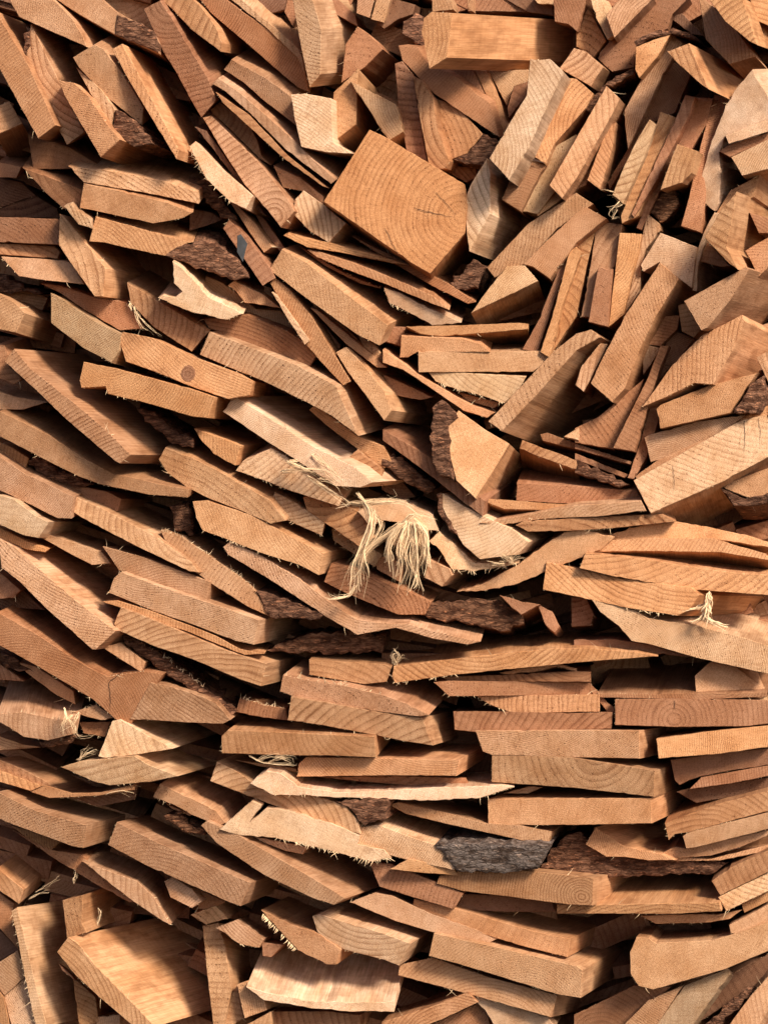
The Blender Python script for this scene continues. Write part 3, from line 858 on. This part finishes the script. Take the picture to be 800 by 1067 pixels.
def fringe(level, line, fr, parent, rnd):
    bm = bmesh.new()
    step = {1: 8.0, 2: 4.6, 3: 2.6, 4: 3.0}[level]
    lmax = {1: 3.2, 2: 4.2, 3: 6.0, 4: 5.0}[level]
    for (x0, y0), (x1, y1) in zip(line, line[1:]):
        L = math.hypot(x1 - x0, y1 - y0)
        if L < 0.5: continue
        nx, ny = (y1 - y0) / L, -(x1 - x0) / L
        mx, my = (x0 + x1) / 2 - fr['cx'], (y0 + y1) / 2 - fr['cy']
        if nx * mx + ny * my < 0: nx, ny = -nx, -ny
        t = rnd.uniform(0, step)
        while t < L:
            x, y = x0 + (x1 - x0) * t / L - nx * 0.8, y0 + (y1 - y0) * t / L - ny * 0.8
            yy = fr['y0'] + 0.001 * (fr['tx'] * (x - fr['cx']) + fr['ty'] * (y - fr['cy'])) + 0.0006
            ln = lmax * rnd.uniform(0.25, 1.0) ** 1.4
            if level == 4: ln = lmax * rnd.uniform(0.8, 1.0)
            s = rnd.gauss(0, 0.9) if level != 4 else rnd.gauss(0.3, 0.1)
            tx, ty = (x1 - x0) / L, (y1 - y0) / L
            d = Vector(((nx + tx * s) * ln, rnd.uniform(-0.7, 0.25) * ln, -(ny + ty * s) * ln)) * 0.001
            w = rnd.uniform(0.00028, 0.0008) if level != 4 else 0.0011
            spike(bm, world_of(x, y, yy), d, w, rnd)
            t += step * rnd.uniform(0.1, 1.0) * (3.5 if rnd.random() < 0.25 else 1.0)
    if not bm.verts: bm.free(); return
    bmesh.ops.recalc_face_normals(bm, faces=bm.faces)
    mesh_object("splinters", bm, [FIBRE], parent)

def crack(width, line, fr, ob, rnd):
    """a tapering split in the sawn end, part of the board's own mesh"""
    bm = bmesh.new(); bm.from_mesh(ob.data)
    slot = len(ob.data.materials); ob.data.materials.append(CRACK)
    path = []
    for (x0, y0), (x1, y1) in zip(line, line[1:]):
        k = max(2, int(math.hypot(x1 - x0, y1 - y0) / 2.5))
        path += [(x0 + (x1 - x0) * i / k + rnd.gauss(0, 0.35), y0 + (y1 - y0) * i / k + rnd.gauss(0, 0.35)) for i in range(k)]
    path.append(line[-1])
    rows = []
    for i, (x, y) in enumerate(path):
        t = i / (len(path) - 1)
        w = width * 0.5 * (0.25 + 0.75 * math.sin(math.pi * min(1, 0.25 + 0.75 * t)))
        a, c = path[max(0, i - 1)], path[min(len(path) - 1, i + 1)]
        tx, ty = c[0] - a[0], c[1] - a[1]; L = math.hypot(tx, ty) or 1
        row = []
        for s in (-1, 1):
            px, py = x - s * ty / L * w, y + s * tx / L * w
            yy = fr['y0'] + 0.001 * (fr['tx'] * (px - fr['cx']) + fr['ty'] * (py - fr['cy'])) - 0.0009
            row.append(bm.verts.new(world_of(px, py, yy)))
        rows.append(row)
    for p, q in zip(rows, rows[1:]):
        bm.faces.new((p[0], p[1], q[1], q[0])).material_index = slot
    bm.to_mesh(ob.data); bm.free()

NAMES = {'P': ('wood_plank', 'plank'), 'S': ('thin_board', 'thin board'), 'B': ('wood_block', 'block'),
         'W': ('wood_offcut', 'offcut'), 'K': ('bark_slab', 'bark'), 'V': ('wood_veneer', 'veneer')}
GROUPS = {'P': 'sawn planks stacked in the pile', 'S': 'thin boards wedged between the planks', 'B': 'thick blocks in the pile',
          'W': 'wedge shaped offcuts in the pile', 'K': 'loose bark slabs between the boards', 'V': 'thin sheets of peeled wood'}
COLW = {'A': 0, 'B': 180, 'C': 360, 'D': 540, 'E': 710, 'F': 867}
pieces = []

def parse_pts(s, ox, oy):
    out = []
    for tok in s.split():
        x, y = tok.split(',')
        out.append((ox + float(x) / 4, oy + float(y) / 4))
    return out

def build_pieces():
    rnd = random.Random(11)
    ox = oy = 0
    last = None
    for line in DATA.strip().splitlines():
        line = line.strip()
        if not line: continue
        if line[0] == '@':
            ox, oy = int(line[2]) * 200, COLW[line[1]]
            continue
        f = line.split('|')
        if line[0] == '~':
            fringe(int(line[1]), parse_pts(f[1], ox, oy), last['frame'], last['ob'], rnd)
            continue
        pts = parse_pts(f[1], ox, oy)
        if line[0] == '!':
            crack(float(f[0][1:]), parse_pts(f[1], ox, oy), last['frame'], last['ob'], rnd)
            continue
        if line[0] == '>':
            part = f[0][1:].split()[0]
            if part == 'bark':
                k = (0.16, 0.122, 0.100) if f[0].endswith(' g') else TONE['k']
                bv = rnd.uniform(0.85, 1.25)
                prism('bark', pts, 0, (0, 0), tuple(c * bv for c in k), rnd, [BARK], last['ob'],
                      length=0.12, frame=last['frame'], jit=0.9, wob=0.9, proud=0.0022, rough=1.7, grid=3.2)
            elif part == 'knot':
                kx = sum(p[0] for p in pts) / len(pts); ky = sum(p[1] for p in pts) / len(pts)
                fr = dict(last['frame']); fr['pith'] = (kx, ky)
                prism('knot', pts, 0, (0, 0), (0.31, 0.155, 0.085), rnd, [END], last['ob'], length=0.02, frame=fr, proud=0.0005, chamfer=0.3,
                      traits=(2.6, 0.2, 1.0), grid=3.0)
            else:
                prism(part, pts, 0, (0, 0), TONE['d'], rnd, [STAMP], last['ob'], length=0.002, frame=last['frame'], proud=0.0005, chamfer=0.2)
            continue
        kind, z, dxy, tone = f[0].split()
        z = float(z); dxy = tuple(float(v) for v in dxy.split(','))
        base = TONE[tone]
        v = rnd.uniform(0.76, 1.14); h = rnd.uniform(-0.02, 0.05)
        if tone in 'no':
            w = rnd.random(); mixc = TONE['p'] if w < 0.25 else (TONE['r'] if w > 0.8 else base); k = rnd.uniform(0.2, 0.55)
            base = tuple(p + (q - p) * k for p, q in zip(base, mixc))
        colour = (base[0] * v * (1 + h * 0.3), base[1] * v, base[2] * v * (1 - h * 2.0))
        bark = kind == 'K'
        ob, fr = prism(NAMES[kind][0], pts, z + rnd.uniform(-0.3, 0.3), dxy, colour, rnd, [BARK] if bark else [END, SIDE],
                       jit=1.1 if bark else (0.35 if kind in 'VW' else 0.14), wob=1.2 if bark else (0.4 if kind == 'V' else 0.05),
                       rough=1.8 if bark else (0.9 if kind in 'VW' or tone == 'g' else 0.5), grid=3.2 if bark else 6.0,
                       traits=(rnd.uniform(3, 7), 0.0, 0.22) if kind == 'V' else ((5.5, 0.6, 0.75) if len(f) > 3 else None),
                       pith=parse_pts(f[3], ox, oy)[0] if len(f) > 3 else None)
        last = dict(ob=ob, frame=fr, kind=kind, tone=tone, poly=pts, feat=f[2].strip() if len(f) > 2 else '')
        pieces.append(last)

build_pieces()
# ---------------------------------------------------------------- deeper boards seen through gaps, plus unseen ones added past the frame for shade
def inner_and_outer_boards():
    rnd = random.Random(5)
    bm_all = bmesh.new()
    lay = bm_all.verts.layers.float_vector.new("grain")
    lc = bm_all.verts.layers.float_color.new("wood_colour")
    lt = bm_all.verts.layers.float_vector.new("wood_traits")
    gy = -170
    while gy < 1240:
        gx = -260
        while gx < 1080:
            w, h = rnd.uniform(50, 130), rnd.uniform(9, 26)
            outside = gx > 812 or gx < -w - 30 or gy > 1085 or gy < -75  # unseen boards past the frame; the right-hand ones added to shade the pile's edge
            y0 = rnd.uniform(0.06, 0.12) if outside else rnd.uniform(0.115, 0.175)
            an = math.radians(rnd.uniform(5, 30) * (1 if gx < 450 else -1))
            base = TONE[rnd.choice('rdrn')]
            seed = rnd.uniform(0, 3000); pith = (rnd.uniform(-80, 80), rnd.uniform(-80, 80))
            tr = (rnd.uniform(3, 8), 0.4, 0.7)
            rows = []
            for dep in (0.0, 0.30 if outside else 0.12):
                row = []
                for (u, v) in ((0, 0), (w, 0), (w, h), (0, h)):
                    x = gx + u * math.cos(an) - v * math.sin(an); y = gy + u * math.sin(an) + v * math.cos(an)
                    q = bm_all.verts.new(world_of(x, y, y0) + Vector((0.05 * dep, dep, 0.08 * dep)))
                    q[lay] = (u + pith[0], v + pith[1], seed + dep * 1000); q[lc] = (*base, 1); q[lt] = tr
                    row.append(q)
                rows.append(row)
            bm_all.faces.new(rows[0]); bm_all.faces.new(list(reversed(rows[1])))
            for i in range(4):
                fc = bm_all.faces.new((rows[0][i], rows[0][(i + 1) % 4], rows[1][(i + 1) % 4], rows[1][i]))
                fc.material_index = 1
            gx += w * 0.9
        gy += 19
    # the solid heart of the stack behind them
    ge = bmesh.ops.create_cube(bm_all, size=1.0)
    for q in ge['verts']:
        q.co = Vector((q.co.x * 1.5, 0.36 + q.co.y * 0.1, q.co.z * 1.6))
        q[lc] = (*TONE['d'], 1); q[lt] = (5, 0.4, 0.7); q[lay] = tuple(q.co * 1000)
    bmesh.ops.recalc_face_normals(bm_all, faces=bm_all.faces)
    ob = mesh_object("inner_and_outer_boards", bm_all, [END, SIDE])
    ob['kind'] = 'stuff'
    ob['label'] = 'shadowed boards deeper inside the pile, glimpsed through the dark gaps, plus unseen boards added around it for shade'
    ob['category'] = 'boards'
inner_and_outer_boards()

# ---------------------------------------------------------------- torn fibre tufts
def strands(label, guides, n, wmin, wmax, seed, spread=4.0, ox=280, oy=470, y=-0.012, curl=1.0, tag='fibre_tuft'):
    """ribbons of torn fibre following guide lines given on the pile's front (quarter millimetres from ox, oy)"""
    rnd = random.Random(seed)
    bm = bmesh.new()
    for k in range(int(n * 1.9)):
        gl = guides[k % len(guides)]
        m = len(gl)
        cut = rnd.uniform(0.42, 1.0)
        base = (rnd.gauss(0, spread * 0.5), rnd.gauss(0, spread * 0.5))
        tipd = (rnd.gauss(0, spread * 2.0), rnd.gauss(0, spread * 1.4))
        yo = y + rnd.uniform(-0.012, 0.002)
        w = rnd.uniform(wmin, wmax) * rnd.choice((0.35, 0.45, 0.6, 0.9))
        kx = ky = 0.0
        ph, fq, am = rnd.uniform(0, 6.28), rnd.uniform(4, 11), rnd.uniform(0.2, 1.6) * curl
        pts = []
        S = 14
        for s in range(S + 1):
            t = s / S * cut
            u = t * (m - 1); i0 = min(int(u), m - 2); fr = u - i0
            g = [gl[max(0, i0 - 1)], gl[i0], gl[i0 + 1], gl[min(m - 1, i0 + 2)]]
            q = []
            for d in (0, 1):
                a, b, c, e = g[0][d], g[1][d], g[2][d], g[3][d]
                q.append(0.5 * (2 * b + (c - a) * fr + (2 * a - 5 * b + 4 * c - e) * fr * fr + (3 * b - a - 3 * c + e) * fr ** 3))
            px = ox + q[0] / 4 + base[0] + tipd[0] * t * t + am * math.sin(ph + fq * t) * t
            py = oy + q[1] / 4 + base[1] + tipd[1] * t * t + am * math.cos(ph + fq * 0.8 * t) * t
            if s: kx += rnd.gauss(0, 0.45); ky += rnd.gauss(0, 0.35)
            px += kx; py += ky
            pts.append(world_of(px, py, yo - 0.006 * math.sin(t * 2.5) + 0.0015 * math.sin(ph + 5 * t)))
        prev = None
        tw = rnd.uniform(0, 3.14)
        for s, p in enumerate(pts):
            d = (pts[min(S, s + 1)] - pts[max(0, s - 1)])
            d = d.normalized() if d.length > 1e-9 else Vector((0, 0, -1))
            a = Vector((0, -1, 0)).cross(d); a = a.normalized() if a.length > 1e-6 else Vector((1, 0, 0))
            b = a.cross(d).normalized()
            th = tw + 1.5 * s / S
            f1 = a * math.cos(th) + b * math.sin(th); f2 = b * math.cos(th) - a * math.sin(th)
            r = 0.001 * w * (1 - 0.7 * (s / S) ** 2)
            row = [bm.verts.new(p + f1 * r), bm.verts.new(p + f2 * r * 0.4), bm.verts.new(p - f1 * r), bm.verts.new(p - f2 * r * 0.4)]
            if prev:
                for i in range(4): bm.faces.new((prev[i], prev[(i + 1) % 4], row[(i + 1) % 4], row[i]))
            else: bm.faces.new(row)
            prev = row
        bm.faces.new(list(reversed(prev)))
    bmesh.ops.recalc_face_normals(bm, faces=bm.faces)
    ob = mesh_object(tag, bm, [FIBRE])
    ob['label'] = label; ob['category'] = 'wood fibre'; ob['group'] = 'tufts of torn wood fibre'
    return ob

strands('loose stringy tuft of torn fibres hanging in long curls beside the denser one',
        [[(370, 175), (430, 260), (400, 380), (350, 500), (330, 600)], [(440, 240), (430, 330), (380, 430), (360, 530), (350, 625)],
         [(555, 300), (480, 350), (400, 420), (370, 500), (290, 575)], [(560, 310), (470, 370), (395, 440), (385, 540), (395, 580)],
         [(430, 250), (470, 310), (400, 420), (340, 480), (270, 655)], [(380, 190), (420, 300), (385, 420), (400, 520), (370, 600)],
         [(360, 560), (330, 600), (270, 610), (245, 585)]], 46, 0.35, 1.0, 3, spread=1.9)
strands('dense pale tassel of torn fibres hanging like a brush below the centre',
        [[(570, 300), (530, 330), (500, 400), (505, 450), (515, 540)], [(580, 298), (560, 340), (540, 420), (550, 470), (520, 610)],
         [(590, 296), (585, 350), (570, 430), (585, 500), (560, 570)], [(605, 298), (610, 350), (610, 430), (600, 510), (580, 610)],
         [(615, 300), (640, 350), (640, 430), (625, 500), (660, 605)], [(620, 305), (655, 360), (660, 430), (655, 470), (665, 480)],
         [(560, 305), (510, 360), (495, 410), (500, 450), (495, 470)], [(600, 300), (630, 360), (590, 450), (620, 540), (600, 575)],
         [(560, 320), (545, 380), (560, 430), (540, 480)], [(600, 320), (620, 380), (650, 420), (640, 520)]],
        110, 0.5, 1.3, 4, spread=1.6, y=-0.02)
strands('sprawling fibres strewn across the smooth plank above the hanging tufts',
        [[(75, 45), (150, 75), (230, 85), (330, 170)], [(210, 115), (280, 130), (345, 175)], [(160, 100), (250, 160), (330, 215), (270, 235)],
         [(50, 85), (120, 80), (200, 90)], [(330, 215), (440, 205), (560, 212), (620, 258), (705, 305)], [(350, 220), (450, 215), (540, 200), (520, 165)],
         [(180, 10), (240, 60), (300, 120)], [(560, 300), (610, 260), (690, 290)], [(120, 40), (90, 45), (140, 70), (230, 130)]],
        54, 0.25, 0.8, 5, spread=2.0, y=-0.010)
strands('bright burst of splinters at the end of a level plank',
        [[(735, 660), (715, 700), (660, 730)], [(755, 590), (740, 640), (715, 690)], [(740, 620), (738, 670), (725, 740)],
         [(730, 680), (770, 715), (830, 735)], [(750, 600), (760, 630), (740, 690)], [(735, 640), (700, 655), (650, 665)],
         [(745, 620), (750, 670), (742, 720)]], 50, 0.6, 1.6, 6, spread=1.0, ox=550, oy=470, y=-0.006, curl=0.3)
strands('fine threads sticking up at the tip of a rippled veneer',
        [[(520, 190), (530, 150), (525, 130)], [(540, 190), (500, 165), (480, 150)], [(500, 190), (470, 190), (440, 185)], [(520, 185), (560, 160), (580, 170)], [(535, 190), (520, 160), (480, 160)]],
        24, 0.25, 0.6, 7, spread=1.2, ox=400, oy=540, y=0.004)
strands('thin threads hanging from the hairy pale crest of a rounded slab',
        [[(270, 110), (275, 160), (240, 200), (235, 230)], [(300, 140), (270, 190), (268, 255)], [(330, 130), (300, 180), (260, 200)], [(280, 150), (310, 190), (330, 230), (400, 225)]],
        20, 0.25, 0.6, 8, spread=1.0, ox=0, oy=710, y=-0.008)
strands('short threads caught in the gap under the pale upright stick',
        [[(150, 80), (110, 75), (95, 70)], [(190, 130), (140, 150), (100, 130)], [(180, 120), (140, 165), (170, 190)], [(190, 130), (160, 100), (115, 85)], [(170, 150), (150, 190), (190, 180)]],
        8, 0.3, 0.7, 9, spread=0.9, ox=600, oy=180, y=0.0)
strands('wisps of fibre hanging from the lower edge of the big dotted plank corner',
        [[(540, 535), (600, 620), (690, 700)], [(560, 560), (590, 640), (640, 670)], [(545, 540), (555, 570), (540, 560)]],
        10, 0.3, 0.6, 10, spread=0.8, ox=0, oy=180, y=0.006)
strands('thin dry threads trapped in the gap above the long bowed pale strip',
        [[(240, 310), (300, 340), (420, 345), (440, 330)], [(270, 330), (340, 310), (430, 350)], [(320, 340), (380, 320), (400, 350)], [(350, 310), (420, 320), (440, 350)]],
        14, 0.25, 0.5, 12, spread=0.8, ox=200, oy=710, y=0.004)
strands('splintered wisps standing at the left end of the bristly level board',
        [[(45, 610), (30, 560), (40, 515)], [(50, 610), (60, 570), (30, 530)], [(45, 612), (75, 585), (105, 590)], [(55, 610), (40, 575), (70, 560)]],
        12, 0.3, 0.7, 13, spread=0.7, ox=400, oy=540, y=-0.006)
strands('stray chips and threads in the dark hollow beside the upright board',
        [[(310, 215), (315, 180), (312, 150)], [(410, 390), (420, 340), (425, 318)], [(150, 250), (200, 215), (260, 180)], [(120, 280), (180, 245), (215, 235)]],
        12, 0.3, 0.8, 14, spread=0.7, ox=0, oy=867, y=0.02)
strands('bent shreds in the gap left of the pale pyramid offcut',
        [[(330, 330), (350, 290), (395, 265)], [(320, 325), (380, 300), (420, 290)], [(520, 470), (545, 440), (580, 435)], [(440, 470), (500, 450), (560, 470)]],
        14, 0.3, 0.7, 15, spread=0.9, ox=0, oy=710, y=0.02)

# ---------------------------------------------------------------- whiskers of torn wood along the sawn edges, all over the pile
def shreds():
    rnd = random.Random(21)
    bm = bmesh.new()
    for p in pieces:
        if p['kind'] == 'K': continue
        q, fr = p['poly'], p['frame']
        cx, cy = fr['cx'], fr['cy']
        for i in range(len(q)):
            (x0, y0), (x1, y1) = q[i - 1], q[i]
            L = math.hypot(x1 - x0, y1 - y0)
            if L < 8 or rnd.random() < 0.66: continue
            nx, ny = (y1 - y0) / L, -(x1 - x0) / L
            if nx * ((x0 + x1) / 2 - cx) + ny * ((y0 + y1) / 2 - cy) < 0: nx, ny = -nx, -ny
            dense = rnd.choice((14, 9, 4))
            t = rnd.uniform(0, dense)
            while t < L:
                x, y = x0 + (x1 - x0) * t / L - nx * 0.5, y0 + (y1 - y0) * t / L - ny * 0.5
                yy = fr['y0'] + 0.001 * (fr['tx'] * (x - cx) + fr['ty'] * (y - cy)) + 0.0008
                ln = rnd.uniform(0.5, 1.5) if rnd.random() < 0.95 else rnd.uniform(4, 10)
                s = rnd.gauss(0, 0.8)
                d = Vector(((nx + (x1 - x0) / L * s) * ln, rnd.uniform(-0.5, 0.2) * ln, -(ny + (y1 - y0) / L * s) * ln)) * 0.001
                spike(bm, world_of(x, y, yy), d, rnd.uniform(0.00022, 0.0005), rnd, segs=2)
                t += dense * rnd.uniform(0.05, 1.2) * (8 if rnd.random() < 0.12 else 1)
    ob = mesh_object("wood_shreds", bm, [FIBRE])
    ob['kind'] = 'stuff'; ob['category'] = 'shreds'
    ob['label'] = 'fine whiskers of torn wood along the sawn edges all over the pile'
shreds()

# ---------------------------------------------------------------- names, labels, groups
TW = {'n': 'tan', 'o': 'amber', 'p': 'pale', 'r': 'reddish', 'a': 'amber', 'w': 'cream', 'd': 'dark', 'g': 'greyish', 'k': 'dark'}
def centre(p):
    q = p['poly']
    return (min(max(sum(v[0] for v in q) / len(q), 0), 800), min(max(sum(v[1] for v in q) / len(q), 0), 1067))
def slope(p):
    q = p['poly']; cx, cy = sum(v[0] for v in q) / len(q), sum(v[1] for v in q) / len(q)
    sxx = sum((v[0] - cx) ** 2 for v in q); syy = sum((v[1] - cy) ** 2 for v in q); sxy = sum((v[0] - cx) * (v[1] - cy) for v in q)
    an = math.degrees(0.5 * math.atan2(2 * sxy, sxx - syy)); a = abs(an)
    return 'level' if a < 7 else ('upright' if a > 62 else ('falling' if an > 0 else 'rising'))
def sector(dx, dy):
    an = math.degrees(math.atan2(-dy, dx)) % 360
    return ['right of', 'above right of', 'above', 'above left of', 'left of', 'below left of', 'below', 'below right of'][int((an + 22.5) // 45) % 8]
ORD = ['nearest', 'second', 'third', 'fourth', 'fifth', 'sixth', 'seventh', 'eighth', 'ninth', 'tenth', 'eleventh', 'twelfth']

def label_pieces():
    marks = [p for p in pieces if p['feat']]
    slots = {}
    for p in pieces:
        ob = p['ob']
        ob['category'] = NAMES[p['kind']][1]
        ob['group'] = GROUPS[p['kind']]
        if p['feat']:
            f = p['feat']
            ob['label'] = f if len(f.split()) >= 4 else f + ' in the pile'
            continue
        c = centre(p)
        m = min(marks, key=lambda q: math.hypot(centre(q)[0] - c[0], centre(q)[1] - c[1]))
        mc = centre(m)
        s = sector(c[0] - mc[0], c[1] - mc[1])
        noun = {'K': 'bark slab', 'V': 'veneer sheet'}.get(p['kind'], NAMES[p['kind']][1])
        slots.setdefault((f"{TW[p['tone']]} {slope(p)} {noun}", s, m['feat']), []).append((math.hypot(c[0] - mc[0], c[1] - mc[1]), p))
    for (what, s, feat), lst in slots.items():
        lst.sort(key=lambda t: t[0])
        for i, (_, p) in enumerate(lst):
            p['ob']['label'] = (ORD[i] + ' ' if len(lst) > 1 else '') + f"{what} {s} the {feat}"
label_pieces()
